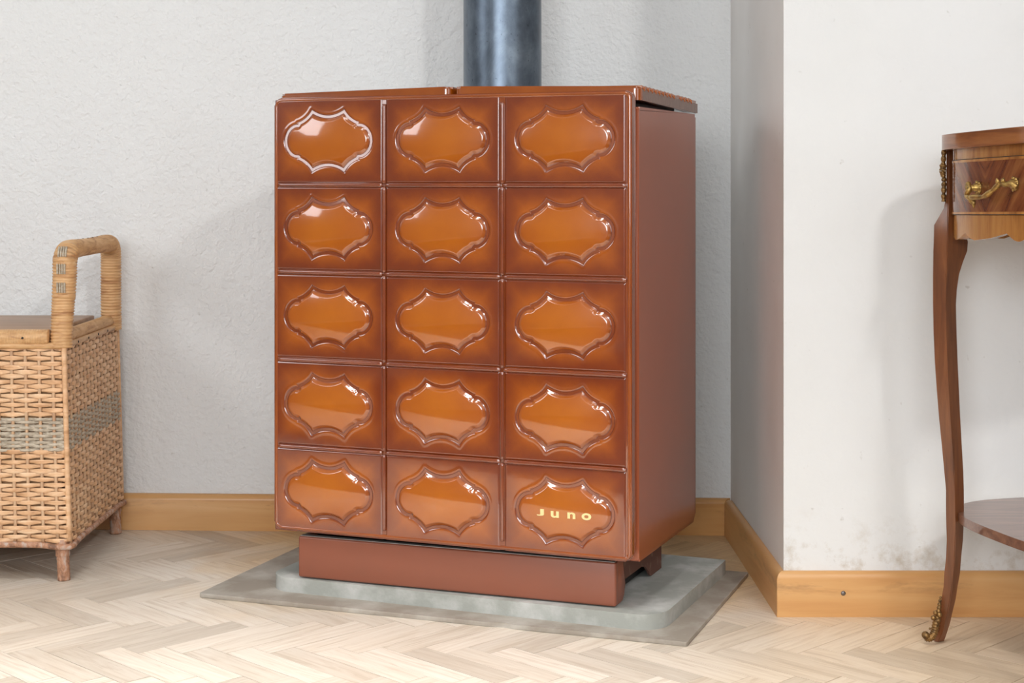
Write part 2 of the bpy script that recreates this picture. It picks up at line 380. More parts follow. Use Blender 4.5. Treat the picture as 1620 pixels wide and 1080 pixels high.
# baseboards: moulded profile, mitred
def baseboard(name, a, b, h, ma, mb):
    """face line a->b on the floor, room to the right of a->b, profile goes away from the room; ma, mb: length added at the back"""
    a = Vector(a); b = Vector(b); t = (b - a).normalized(); nr = Vector((-t.y, t.x))
    prof = [(0, 0), (0, h - 0.012), (0.001, h - 0.008), (0.003, h - 0.004), (0.006, h - 0.0012), (0.009, h), (BB, h), (BB, 0)]
    V = []
    for P, m in ((a, -ma), (b, mb)):
        for d, z in prof:
            q = P + nr * d + t * (m * d / BB); V.append((q.x, q.y, z))
    n = len(prof); Fc = [tuple(range(n)), tuple(range(2 * n - 1, n - 1, -1))]
    Fc += [(i, i + n, (i + 1) % n + n, (i + 1) % n) for i in range(n)]
    o = mesh(name, V, Fc, M['baseboard'], None, True); bm = bmesh.new(); bm.from_mesh(o.data)
    bmesh.ops.recalc_face_normals(bm, faces=bm.faces); bm.to_mesh(o.data); bm.free(); sharp(o, 45); return struct(o)
baseboard('baseboard_back', (XL, yb(XL)), (CB[0] - 0.0006, yb(CB[0])), 0.0775, 0, BB)
baseboard('baseboard_alcove', (CB[0], CB[1] - 0.0006), (CF[0], CF[1] + 0.0006), 0.0775, -BB, -BB)
bp = baseboard('baseboard_pillar', (CF[0] + 0.0005, CF[1]), (XR, CF[1]), 0.0775, -BB, 0)
V = []; Fc = []
sc = px(1334, 938, CF[1]); tube(V, Fc, [sc + Vector((0, 0.001, 0)), sc + Vector((0, -0.001, 0)), sc + Vector((0, -0.0025, 0))], [0.0042, 0.0042, 0.0022], 14)
tube(V, Fc, [sc + Vector((0, -0.0024, 0)), sc + Vector((0, -0.0034, 0))], [0.0014, 0.001], 8)
mesh('screw', V, Fc, M['screw'], bp)

# ------------------------------------------------------------------ hearth
AH = math.radians(19.9)
pl = empty('hearth_plate', (0.2836, 2.6123, 0), -AH, 'thin taupe stone floor plate under the grey slab, lying on the parquet', 'hearth plate')
poly = rrect(-0.906, 0, 0, 0.493, (0.008, 0.005, 0.005, 0.008), 4)
# chip broken out of the front edge
k = [i for i, p in enumerate(poly) if p[0] > -0.3][0]
chip = [(-0.345, 0.0), (-0.335, 0.004), (-0.318, 0.005), (-0.308, 0.0045), (-0.300, 0.0)]
poly = poly[:k] + chip + poly[k:]
prism('plate', poly, 0.0, 0.008, 2, M['plate'], pl, 0.0012, 2)
AS = math.radians(21.9)
SX, SY = 0.1995, 2.6784
sl = empty('hearth_slab', (SX, SY, 0), -AS, 'thick grey-green stone slab with rounded front corners directly under the stove', 'hearth slab')
prism('slab', rrect(-0.7005, 0.006, 0.048, 0.436, (0.045, 0.05, 0.004, 0.01), 10), 0.008, 0.034, 2, M['slab'], sl, 0.003, 3)

# ------------------------------------------------------------------ stove
st = empty('tiled_stove', (SX, SY, 0.034), -AS, 'orange-brown enamelled heating stove with fifteen moulded medallion tiles on its front', 'stove')
ZO = -0.034
def zz(v): return v + ZO
DW = 0.6805; Z0, Z1 = 0.122, 0.905
def setglaze(me, fn):
    at = me.attributes.new('glaze', 'FLOAT', 'POINT')
    at.data.foreach_set('value', [float(fn(v.co)) for v in me.vertices])
door = prism('front_door', rrect(-DW, zz(Z0), 0, zz(Z1), (0.014, 0.012, 0.012, 0.014), 6), 0.0, 0.019, 1, M['glaze'], st, 0.0035, 4)
setglaze(door.data, lambda c: 0.36)
# raised lip round the door
def ring(bm, outer, inner, y0, y1):
    pass
lipo = rrect(-DW + 0.0015, zz(Z0) + 0.0015, -0.0015, zz(Z1) - 0.0015, (0.013, 0.011, 0.011, 0.013), 6)
lipc = [(x, -0.0002, z) for x, z in lipo]
V = []; Fc = []
rim = rrect(-DW + 0.0045, zz(Z0) + 0.0045, -0.0045, zz(Z1) - 0.0045, (0.011, 0.009, 0.009, 0.011), 6)
n = len(rim); ks = 8
for i in range(n):
    p = Vector((rim[i][0], 0, rim[i][1])); t = Vector((rim[(i + 1) % n][0] - rim[i - 1][0], 0, rim[(i + 1) % n][1] - rim[i - 1][1])).normalized()
    o_ = Vector((t.z, 0, -t.x))
    for k in range(ks):
        a = 2 * math.pi * k / ks; V.append(p + o_ * 0.0036 * math.cos(a) + Vector((0, 0.0028 * math.sin(a) + 0.0004, 0)))
for i in range(n):
    for k in range(ks): Fc.append((i * ks + k, ((i + 1) % n) * ks + k, ((i + 1) % n) * ks + (k + 1) % ks, i * ks + (k + 1) % ks))
rimo = mesh('door_rim', V, Fc, M['glaze'], door); setglaze(rimo.data, lambda c: 0.45)

# medallion outline (quarter), then mirrored
def arc(p, q, bulge, n):
    p = Vector(p); q = Vector(q); d = q - p; nrm = Vector((-d.y, d.x)); out = []
    for i in range(n): t = i / n; out.append(p + d * t + nrm * bulge * 4 * t * (1 - t))
    return out
qd = []
qd += [Vector((0.0905 - 0.0295 + 0.0295 * math.cos(a) , 0.0325 * math.sin(a))) for a in [math.radians(x) for x in range(0, 76, 8)]]
qd += [Vector((0.0655, 0.0318)), Vector((0.0625, 0.0318)), Vector((0.0632, 0.0352)), Vector((0.0600, 0.0362))]
qd += arc((0.0585, 0.0365), (0.0335, 0.0585), 0.085, 6)
qd += [Vector((0.0335 * t, 0.0478 + 0.0107 * t ** 2)) for t in [1 - k / 8 for k in range(9)]]
qd = np.array([tuple(v) for v in qd]) * [0.985, 0.965]
half = np.vstack([qd, (qd * [-1, 1])[::-1][1:]])
full = np.vstack([half, (half * [1, -1])[::-1][1:-1]])
def sdist(X, Y, poly):
    d = np.full(X.shape, 1e9); ins = np.zeros(X.shape, bool); n = len(poly)
    for i in range(n):
        a = poly[i]; b = poly[(i + 1) % n]; ex, ey = b - a; wx = X - a[0]; wy = Y - a[1]
        t = np.clip((wx * ex + wy * ey) / (ex * ex + ey * ey + 1e-15), 0, 1)
        d = np.minimum(d, np.hypot(wx - ex * t, wy - ey * t))
        c = ((a[1] > Y) != (b[1] > Y)) & (X < (b[0] - a[0]) * (Y - a[1]) / (b[1] - a[1] + 1e-15) + a[0]); ins ^= c
    return np.where(ins, -d, d)
TW, TH = 0.2170, 0.1495
NX, NY = 230, 156
gx = np.linspace(-TW / 2, TW / 2, NX); gz = np.linspace(-TH / 2, TH / 2, NY); GX, GZ = np.meshgrid(gx, gz)
D = sdist(GX, GZ, full)
ss = lambda a, b, x: (lambda t: t * t * (3 - 2 * t))(np.clip((x - a) / (b - a), 0, 1))
inner = -D
Hh = np.zeros_like(D)
gau = lambda c, s: np.exp(-((inner - c) / s) ** 2)
Hh += -0.0027 * np.exp(-(np.abs(inner - 0.0030) / 0.0024) ** 2.6)   # rounded channel
Hh += 0.0010 * gau(0.0030, 0.0008) * 1.3                                # fine bead in its floor
rad = np.sqrt((GX / 0.088) ** 2 + (GZ / 0.056) ** 2)
Hh += ss(0.0055, 0.012, inner) * 0.0085 * np.clip(1 - rad ** 2 * 0.85, 0, 1)   # domed field
Hh += 0.0003 * np.exp(-((inner + 0.0035) / 0.0022) ** 2)          # soft swell just outside
ed = np.minimum(TW / 2 - abs(GX), TH / 2 - abs(GZ))
Hh += 0.0012 * np.exp(-(ed / 0.004) ** 2) * 0 - 0.0012 * (1 - ss(0.0, 0.003, ed))
# airbrushed glaze: amber around and in the medallion, brown at the tile edge and in the grooves
GLZ = 0.25 + 0.25 * np.clip(ss(0.0, 0.045, ed), 0, 1) + 0.30 * np.exp(-((GX / 0.085) ** 2 + (GZ / 0.055) ** 2))
GLZ -= 0.55 * np.exp(-((inner - 0.0030) / 0.0030) ** 2)
tv = [(x, -0.0012 - h, z) for x, z, h in zip(GX.ravel(), GZ.ravel(), Hh.ravel())]
tf = [(j * NX + i, j * NX + i + 1, (j + 1) * NX + i + 1, (j + 1) * NX + i) for j in range(NY - 1) for i in range(NX - 1)]
# skirt so that each tile is a solid piece seated in the door
bidx = [i for i in range(NX)] + [j * NX + NX - 1 for j in range(1, NY)] + [(NY - 1) * NX + i for i in range(NX - 2, -1, -1)] + [j * NX for j in range(NY - 2, 0, -1)]
nb = len(tv)
for i in bidx: x, y, z = tv[i]; tv.append((x, 0.002, z))
for k in range(len(bidx)): k2 = (k + 1) % len(bidx); tf.append((bidx[k], nb + k, nb + k2, bidx[k2]))
tile_me = bpy.data.meshes.new('medallion_tile'); tile_me.from_pydata(tv, [], tf); tile_me.update()
tile_me.materials.append(M['glaze'])
for p in tile_me.polygons: p.use_smooth = True
at = tile_me.attributes.new('glaze', 'FLOAT', 'POINT')
at.data.foreach_set('value', list(GLZ.ravel()) + [0.1] * len(bidx))
UC = [0.1192, 0.3460, 0.5702]; ZC = [0.8260, 0.6690, 0.5105, 0.3525, 0.1960]
for zc in ZC:
    for uc in UC:
        t = bpy.data.objects.new('medallion_tile', tile_me); COL.objects.link(t); t.parent = door
        t.location = (-uc, 0, zz(zc))
def rib(pts):
    V = []; Fc = []
    P = [Vector(p) for p in pts]; d = (P[1] - P[0]); L = d.length; d.normalize(); n = 30
    pp = [P[0] + d * L * i / n for i in range(n + 1)]
    # rounded ends
    pp = [P[0] - d * 0.0012] + pp + [P[1] + d * 0.0012]; rr = [(0.0022, 0.0022)] + [(0.0038, 0.0034)] * (n + 1) + [(0.0022, 0.0022)]
    upv = (0, 1, 0); tube(V, Fc, pp, rr, 10, True, None, upv)
    o = mesh('raised_rib', V, Fc, M['glaze'], door); setglaze(o.data, lambda c: 0.30); return o
rows = [0.7470, 0.5900, 0.4310, 0.2740]; cols = [0.2325, 0.4580]
zr = [Z1 - 0.012] + rows + [Z0 + 0.012]; uc_ = [0.010] + cols + [DW - 0.010]
for r in rows:
    for a, b in zip(uc_[:-1], uc_[1:]): rib([(-b + (0.004 if b != uc_[-1] else 0), -0.0012, zz(r)), (-a - (0.004 if a != uc_[0] else 0), -0.0012, zz(r))])
for c in cols:
    for a, b in zip(zr[:-1], zr[1:]): rib([(-c, -0.0012, zz(b) + 0.004), (-c, -0.0012, zz(a) - 0.004)])
# lettering
LT = []
def glyph(ch, x0, x1, z0, z1):
    cu = bpy.data.curves.new('t', 'FONT'); cu.body = ch; cu.size = 1; cu.extrude = 0.02; cu.offset = 0.028
    o = bpy.data.objects.new('t', cu); COL.objects.link(o)
    dg = bpy.context.evaluated_depsgraph_get(); me = bpy.data.meshes.new_from_object(o.evaluated_get(dg))
    co = np.array([v.co[:] for v in me.vertices]); mn = co.min(0); mx = co.max(0)
    cc = (co - mn) / (mx - mn)
    LT.append((np.stack([x0 + cc[:, 0] * (x1 - x0), -cc[:, 2] * 0.0006, z0 + cc[:, 1] * (z1 - z0)], 1), [tuple(p.vertices) for p in me.polygons]))
    bpy.data.objects.remove(o); bpy.data.curves.remove(cu); bpy.data.meshes.remove(me)
glyph('J', -0.1665, -0.1530, 0.1880, 0.1995); glyph('u', -0.1405, -0.1258, 0.1870, 0.1980)
glyph('n', -0.1105, -0.0965, 0.1875, 0.1980); glyph('o', -0.0855, -0.0690, 0.1870, 0.1985)
V = []; Fc = []
def tileheight(x, z):
    i = int(np.clip(np.searchsorted(gx, x), 0, NX - 1)); j = int(np.clip(np.searchsorted(gz, z), 0, NY - 1)); return Hh[j, i]
for co, fs in LT:
    n0 = len(V)
    for x, y, z in co: V.append((x, -0.0012 - tileheight(x + UC[0], z - ZC[4]) + y - 0.0004, zz(z)))
    Fc += [tuple(n0 + i for i in f) for f in fs]
lo_ = mesh('lettering', V, Fc, M['gold'], door, False); lo_['label'] = 'pale gold Juno lettering on the lower right tile'

box('body_core', (-DW + 0.012, 0.0235, zz(0.12)), (-0.012, 0.295, zz(0.888)), M['black'], st, 0.004)
def sidepanel(x0, x1):
    bm = bmesh.new(); A, B = bm_prism(bm, rrect(0.0275, zz(0.116), 0.382, zz(0.879), (0.004, 0.014, 0.006, 0.004), 5), x0, x1, 0)
    es = [e for e in bm.edges if (e.verts[0] in A and e.verts[1] in A) or (e.verts[0] in B and e.verts[1] in B)]
    bmesh.ops.bevel(bm, geom=es, offset=0.0065, segments=5, profile=0.5, affect='EDGES')
    return sharp(from_bm('side_panel', bm, M['side_enamel'], st), 50)
sidepanel(-0.018, 0.0035); sidepanel(-DW - 0.0015, -DW + 0.016)
def lid(x0, x1, zfun, thick, mat):
    bm = bmesh.new(); A, B = bm_prism(bm, rrect(x0, 0.030, x1, 0.386, (0.012, 0.012, 0.006, 0.006), 5), 0.0, 1.0, 2)
    bmesh.ops.bevel(bm, geom=[e for e in bm.edges if e.verts[0] in B and e.verts[1] in B], offset=0.004, segments=3, affect='EDGES')
    for v in bm.verts:
        f = v.co.z; top = zfun(v.co.x, v.co.y)
        if f > 0.9: v.co.z = zz(top) - (1 - f)
        else: v.co.z = zz(top - thick) + f * thick
    o = sharp(from_bm('top_lid', bm, mat, st), 40); setglaze(o.data, lambda c: 0.5); return o
zl = lambda x, y: 0.9205 - 0.0065 * min(1, max(0, (-x - 0.345) / 0.34)) - 0.010 * (y - 0.03) / 0.35
zr_ = lambda x, y: 0.9205 - 0.0065 * min(1, max(0, (x + 0.337) / 0.337)) - 0.010 * (y - 0.03) / 0.35
l1 = lid(-0.688, -0.3445, zl, 0.022, M['glaze']); l2 = lid(-0.3365, 0.0045, zr_, 0.0235, M['glaze'])
# worn end strip and grille bars of the right lid
V = []; Fc = []
for k in range(14):
    y = 0.052 + k * 0.0225
    if k == 9: continue
    zt = zz(zr_(0, y)) + 0.0005
    tube(V, Fc, [(-0.11, y, zt - 0.001), (-0.05, y, zt), (0.001, y, zt - 0.0005), (0.0050, y, zt - 0.003), (0.0062, y, zt - 0.008)], [(0.0062, 0.003)] * 3 + [(0.006, 0.0026), (0.003, 0.001)], 8)
gb = mesh('grille_bars', V, Fc, M['glaze'], l2, True, True); setglaze(gb.data, lambda c: 0.6)
bm = bmesh.new(); bm_box(bm, (0.0040, 0.042, 0), (0.0056, 0.388, 1))
for v in bm.verts:
    t = zr_(0, v.co.y); v.co.z = zz(t - 0.0225) if v.co.z < 0.5 else zz(t - 0.005)
sharp(from_bm('end_strip', bm, M['lid_end'], l2, False))
# ash drawer, turned a little out of line
dr = box('ash_drawer', (-0.300, 0, -0.0375), (0.300, 0.016, 0.0370), M['drawer_enamel'], st, 0.004, 3)
dr.location = (-0.3375, 0.019, zz(0.0735)); dr.rotation_euler = (0, 0, math.radians(1.7))
box('top_edge', (-0.297, 0.003, 0.0368), (0.297, 0.015, 0.0378), M['grey_edge'], dr)
ret = [(0.012, -0.037), (0.045, -0.037), (0.054, -0.03), (0.062, -0.012), (0.056, 0.004), (0.050, 0.014), (0.048, 0.036), (0.012, 0.036)]
for x in (0.284, -0.299): prism('drawer_return', ret, x, x + 0.015, 0, M['drawer_enamel'], dr, 0.001, 2)
# base skirts with cut-outs and feet
sk = [(0.055, 0.118), (0.055, 0.095), (0.062, 0.075), (0.072, 0.058), (0.080, 0.056), (0.100, 0.066), (0.20, 0.066), (0.225, 0.060), (0.240, 0.050), (0.252, 0.038), (0.262, 0.035), (0.325, 0.035), (0.325, 0.118)]
sk = [(y, zz(z)) for y, z in sk]
for x in (-0.050, -DW + 0.046): prism('base_skirt', sk, x, x + 0.004, 0, M['skirt'], st, 0.0008, 1)
prism('base_skirt', [(-DW + 0.05, zz(0.035)), (-0.05, zz(0.035)), (-0.05, zz(0.118)), (-DW + 0.05, zz(0.118))], 0.321, 0.325, 1, M['skirt'], st)
box('ash_pan', (-0.60, 0.035, zz(0.0345)), (-0.07, 0.30, zz(0.095)), M['black'], st, 0.003)
# flue stands up behind the lids, bedded on a rear outlet
fl = empty('flue_pipe', (-0.0193, 3.275, 0.60), 0, 'blued steel stove pipe rising behind the stove to the ceiling', 'flue pipe')
V = []; Fc = []
zs = [0.0, 0.06] + list(np.linspace(0.1, HC - 0.60 - 0.001, 40))
tube(V, Fc, [(0, 0, z) for z in zs], 0.0792, 64, True)
mesh('pipe', V, Fc, M['flue'], fl); 
V = []; Fc = []
tube(V, Fc, [(0, -0.04, 0.08), (0.0, -0.10, 0.08)], 0.055, 32, True); mesh('rear_outlet', V, Fc, M['flue'], fl)
sharp(fl.children[0], 60)

# ------------------------------------------------------------------ wicker chest
BX0, BX1, BY0, BY1 = -1.53, -0.846, 3.045, 3.448
ch = empty('wicker_chest', ((BX0 + BX1) / 2, (BY0 + BY1) / 2, 0), 0, 'honey-coloured wicker chest with wrapped arched handle and grey woven band, by the back wall', 'wicker chest')
HX, HY = (BX1 - BX0) / 2, (BY1 - BY0) / 2
zb_, zt_ = 0.070, 0.440
def perim(off, flare):
    """closed rounded-rect path in plan, returns function of arc length"""
    hx, hy, r = HX + off + flare, HY + off + flare * 0.6, 0.010
    poly = rrect(-hx, -hy, hx, hy, (r, r, r, r), 5); P = np.array(poly + [poly[0]]); L = np.r_[0, np.cumsum(np.hypot(*np.diff(P, axis=0).T))]
    return P, L
def at_s(P, L, s):
    s = np.asarray(s); x = np.interp(s * L[-1], L, P[:, 0]); y = np.interp(s * L[-1], L, P[:, 1]); return x, y
NST = 84
def flare(z): return 0.013 * (zt_ - z) / (zt_ - zb_)
def zwave(x, y, z):  # bottom rim dips at the legs
    return z
def weave(rows, hgt, thick, amp, mat, name, steps=8, twist=False):
    V = []; Fc = []
    for j, z in rows:
        P, L = perim(0, flare(z)); n = NST * steps
        s = np.arange(n) / n; x, y = at_s(P, L, s); x2, y2 = at_s(P, L, (s + 0.5 / n) % 1); x1, y1 = at_s(P, L, (s - 0.5 / n) % 1)
        tx, ty = x2 - x1, y2 - y1; l = np.hypot(tx, ty) + 1e-9; nx, ny = ty / l, -tx / l
        ph = np.pi * NST * s + np.pi * (j % 2)
        sn = np.sin(ph + np.pi / 2)
        o = amp * np.sign(sn) * np.abs(sn) ** 0.7
        wob = 0.0007 * rng.randn() + 0.0006 * np.sin(2 * np.pi * s * 9 + rng.rand() * 6)
        hh = hgt * (0.92 + 0.12 * rng.rand()) * (0.80 + 0.20 * np.maximum(np.sin(ph + np.pi / 2), -0.3))
        if twist: hh = hgt * (0.85 + 0.3 * np.abs(np.sin(ph * 2.5 + j)));
        th = thick
        base = len(V)
        for i in range(n):
            cx, cy, cz = x[i] + nx[i] * o[i], y[i] + ny[i] * o[i], z + wob[i]
            for a, b in ((th, 0.25), (th * 0.2, 0.5), (-th, 0.3), (-th, -0.3), (th * 0.2, -0.5), (th, -0.25)):
                V.append((cx + nx[i] * a, cy + ny[i] * a, cz + b * hh[i]))
        for i in range(n):
            i2 = (i + 1) % n
            for k in range(6): Fc.append((base + i * 6 + k, base + i2 * 6 + k, base + i2 * 6 + (k + 1) % 6, base + i * 6 + (k + 1) % 6))
    return mesh(name, V, Fc, mat, ch, False, True)
RP = 0.0088
rows = [(j, zb_ + 0.006 + j * RP) for j in range(int((zt_ - zb_ - 0.008) / RP) + 1)]
band = lambda z: 0.246 < z < 0.306
weave([r for r in rows if not band(r[1])], 0.0090, 0.0011, 0.0026, M['rattan'], 'woven_rattan')
weave([(j, 0.2465 + j * 0.0052) for j in range(12)], 0.0056, 0.0016, 0.0026, M['seagrass'], 'seagrass_band', 8, True)
V = []; Fc = []
P0_, L0 = perim(0, flare(zt_)); P1_, L1 = perim(0, flare(zb_))
for k in range(NST):
    s = (k + 0.0) / NST
    x0, y0 = at_s(P1_, L1, s); x1, y1 = at_s(P0_, L0, s)
    zz_ = np.linspace(0, 1, 10)
    pts = [(x0 + (x1 - x0) * t + rng.randn() * 0.0003, y0 + (y1 - y0) * t, zb_ + (zt_ - zb_) * t) for t in zz_]
    tube(V, Fc, pts, 0.0034, 6)
mesh('stakes', V, Fc, M['stake'], ch, True, True)
box('lining', (-HX + 0.006, -HY + 0.006, zb_ + 0.004), (HX - 0.006, HY - 0.006, zt_ - 0.006), M['inner'], ch)
# rails
def loop_rail(name, z, r, mat, off, fl_, dip=0):
    P, L = perim(off, fl_); V = []; Fc = []; n = 400; s = np.arange(n + 1) / n; x, y = at_s(P, L, s % 1)
    zc = np.full(n + 1, float(z))
    if dip:
        for cx in (-HX, HX):
            for cy in (-HY, HY): zc -= dip * np.exp(-((x - cx) ** 2 + (y - cy) ** 2) / 0.03 ** 2)
    tube(V, Fc, [(a, b, c) for a, b, c in zip(x, y, zc)], r, 8, False); return mesh(name, V, Fc, mat, ch)
loop_rail('bottom_rail', zb_ + 0.0, 0.0058, M['cane_leg'], 0.004, 0.013, 0.006)
loop_rail('top_rail', zt_ + 0.003, (0.0042, 0.0062), M['rattan_wrap'], 0.003, 0.0)
for i, (cx, cy) in enumerate(((HX - 0.004, -HY + 0.002), (HX - 0.004, HY - 0.002), (-HX + 0.004, -HY + 0.002), (-HX + 0.004, HY - 0.002))):
    V = []; Fc = []
    n = 30; tube(V, Fc, [(cx + (0.0035 if cx > 0 else -0.0035) * (1 - t / n), cy, 0.0005 + 0.078 * t / n) for t in range(n + 1)], [0.0118 + 0.0004 * math.sin(t * 2.1) + (0.0016 if 17 < t else 0) for t in range(n + 1)], 16)
    mesh('leg', V, Fc, M['cane_leg'], ch)
    V = []; Fc = []                      # upright corner cane
    tube(V, Fc, [(cx + math.copysign(0.010, cx) * (1 - t) + math.copysign(0.0045, cx), cy + math.copysign(0.0045, cy) , 0.075 + (zt_ - 0.07) * t) for t in np.linspace(0, 1, 12)], 0.0052, 8)
    mesh('corner_cane', V, Fc, M['rattan'], ch)
# seat lid with wrapped roll
box('seat_board', (-HX + 0.046, -HY + 0.004, 0.4505), (HX - 0.046, HY - 0.003, 0.4665), M['seat_wood'], ch, 0.003)
def wrapped(name, pts, r, pitch, mat, par, sides=20, amp=0.0011, flatten=1.0):
    P = [Vector(p) for p in pts]; L = [0]
    for a, b in zip(P[:-1], P[1:]): L.append(L[-1] + (b - a).length)
    n = int(L[-1] / pitch * 4); V = []; Fc = []; out = []; rr = []
    ph = 0
    for i in range(n + 1):
        s = L[-1] * i / n; k = max(0, min(len(L) - 2, int(np.searchsorted(L, s)) - 1)); t = (s - L[k]) / (L[k + 1] - L[k] + 1e-9)
        out.append(P[k].lerp(P[k + 1], t)); c = abs(math.sin(math.pi * s / pitch + 0.7 * math.sin(s * 70)))
        rv = (r(s / L[-1]) if callable(r) else r) + amp * (c - 0.5)
        rr.append((rv, rv * flatten))
    up = (0, 1, 0) if abs((P[-1] - P[0]).normalized().z) > 0.9 else (0, 0, 1)
    tube(V, Fc, out, rr, sides, True, None, up); return mesh(name, V, Fc, mat, par)
wrapped('front_roll', [(HX - 0.029, -HY + 0.004, 0.4585), (-HX + 0.029, -HY + 0.004, 0.4585)], 0.0150, 0.0048, M['rattan_wrap'], ch)
for sx in (1, -1):
    wrapped('side_roll', [(sx * (HX - 0.010), -HY + 0.036, 0.4560), (sx * (HX - 0.010), HY - 0.030, 0.4560)], 0.0130, 0.0055, M['rattan_wrap'], ch)
    x = sx * (HX - 0.006); y0 = -HY + 0.012; y1 = HY - 0.022; zt = 0.622
    key = [(x - sx * 0.001, y0 - 0.004, 0.438), (x, y0, 0.50), (x + sx * 0.004, y0, 0.57), (x + sx * 0.004, y0 + 0.002, 0.600), (x + sx * 0.004, y0 + 0.016, zt - 0.005), (x + sx * 0.004, y0 + 0.045, zt),
           (x + sx * 0.002, (y0 + y1) / 2, zt), (x, y1 - 0.045, zt), (x, y1 - 0.016, zt - 0.005), (x, y1 - 0.002, 0.600), (x, y1, 0.57), (x, y1, 0.50), (x, y1 + 0.004, 0.438)]
    pp = smoothpath(key, 10); Ls = len(pp)
    V = []; Fc = []
    # parallel-transport sweep in the x-plane of the handle
    L = [0]
    for a, b in zip(pp[:-1], pp[1:]): L.append(L[-1] + (b - a).length)
    n = 640; sides = 24
    for i in range(n + 1):
        s = L[-1] * i / n; k = max(0, min(Ls - 2, int(np.searchsorted(L, s)) - 1)); t = (s - L[k]) / (L[k + 1] - L[k] + 1e-9)
        c = pp[k].lerp(pp[k + 1], t); tg = (pp[k + 1] - pp[k]).normalized(); a1 = Vector((1, 0, 0)); a2 = tg.cross(a1).normalized()
        r = 0.0210 + 0.0024 * (abs(math.sin(math.pi * s / 0.0060 + 0.6 * math.sin(90 * s))) - 0.5) + 0.0016 * math.exp(-(s / 0.012) ** 2)
        r *= 1.0 + 0.06 * math.exp(-((s - L[-1] * 0.22) / 0.06) ** 2) - 0.10 * math.exp(-((s - L[-1] * 0.5) / 0.12) ** 4) - 0.06 * math.exp(-(s / 0.06) ** 2)
        for q in range(sides):
            a = 2 * math.pi * q / sides; V.append(c + a1 * r * math.cos(a) + a2 * r * 0.86 * math.sin(a))
    for i in range(n):
        for q in range(sides): Fc.append((i * sides + q, i * sides + (q + 1) % sides, (i + 1) * sides + (q + 1) % sides, (i + 1) * sides + q))
    Fc.append(tuple(range(sides))[::-1]); Fc.append(tuple(n * sides + q for q in range(sides)))
    hd = mesh('handle', V, Fc, M['rattan_wrap'], ch)
    # twisted cord inlays on the front post and flat lacing bands
    for zc in (0.553, 0.588, 0.620):
        V = []; Fc = []
        for c4 in range(4):
            xx = x + sx * 0.003 - 0.0075 + c4 * 0.0045
            yy = y0 - 0.0196 if zc < 0.61 else y0 - 0.0132
            pts = [(xx + 0.0007 * math.sin(t * 2.6), yy + 0.0004 * math.cos(t * 2.6) + (0.008 * (t / 12) ** 2 if zc > 0.61 else 0), zc - 0.009 + 0.018 * t / 12) for t in range(13)]
            tube(V, Fc, pts, [(0.0019 + 0.0005 * math.sin(t * 2.6), 0.0019) for t in range(13)], 6, True, None, (0, 1, 0))
        mesh('cord_inlay', V, Fc, M['seagrass'], hd)
    for zc in (0.5695, 0.5365, 0.6045):
        V = []; Fc = []; r = 0.0212
        pts = [(x + sx * 0.003 + (r - 0.0006) * math.cos(a), y0 + (r * 0.86 - 0.0006) * math.sin(a), zc) for a in np.linspace(0, 2 * math.pi, 33)]
        tube(V, Fc, pts, (0.0009, 0.0062), 6, False); mesh('lacing_band', V, Fc, M['rattan_wrap'], hd)
V = []; Fc = []
for xx, yy, zz2 in [(HX + 0.0075, -HY + 0.075 + 0.075 * k, 0.443) for k in range(4)]:
    tube(V, Fc, [(xx - 0.003, yy, zz2), (xx + 0.0005, yy, zz2)], 0.0022, 8)
for xx in (HX - 0.075, HX - 0.16): tube(V, Fc, [(xx, -HY - 0.009, 0.4585), (xx, -HY - 0.0125, 0.4585)], 0.0022, 8)
for k in range(8):
    yy = -HY + 0.075 + 0.036 * k; tube(V, Fc, [(HX - 0.003, yy, 0.6365), (HX - 0.003, yy, 0.6400)], 0.0019, 7)
mesh('tacks', V, Fc, M['black'], ch, True, True)

# ------------------------------------------------------------------ console table
T0 = Vector((0.717, 2.62)); tt = Vector((0.243, -0.970)).normalized(); mm = Vector((0.970, 0.243)).normalized()
tb = empty('console_table', (T0.x, T0.y, 0), 0, 'dark wooden side table with brass mounts, drawer and curved legs, by the right white wall', 'side table')
def TW_(s, m, z):   # table coordinates to local; the near end stands a touch higher
    q = tt * s + mm * m; return (q.x, q.y, z * (1 + 0.032 * s))
SC, MC = 0.14, 0.170
def outline(hs, hm, ex=2.6, n=96, front=None):
    out = []
    for i in range(n):
        a = 2 * math.pi * i / n; c, s_ = math.cos(a), math.sin(a)
        out.append((SC + hs * math.copysign(abs(c) ** (2 / ex), c), MC + hm * math.copysign(abs(s_) ** (2 / ex), s_)))
    return out
def tprism(name, poly, z0, z1, mat, bev=0.0, par=tb):
    bm = bmesh.new(); A, B = bm_prism(bm, poly, z0, z1, 2)
    if bev:
        es = [e for e in bm.edges if (e.verts[0] in A and e.verts[1] in A) or (e.verts[0] in B and e.verts[1] in B)]
        bmesh.ops.bevel(bm, geom=es, offset=bev, segments=3, affect='EDGES')
    for v in bm.verts: v.co = TW_(*v.co)
    return sharp(from_bm(name, bm, mat, par), 40)
tprism('tabletop', outline(0.182, 0.203, 5.0), 0.8045, 0.8285, M['top_wood'], 0.005)
tprism('shelf', outline(0.232, 0.176, 2.9), 0.200, 0.215, M['shelf_wood'], 0.002)
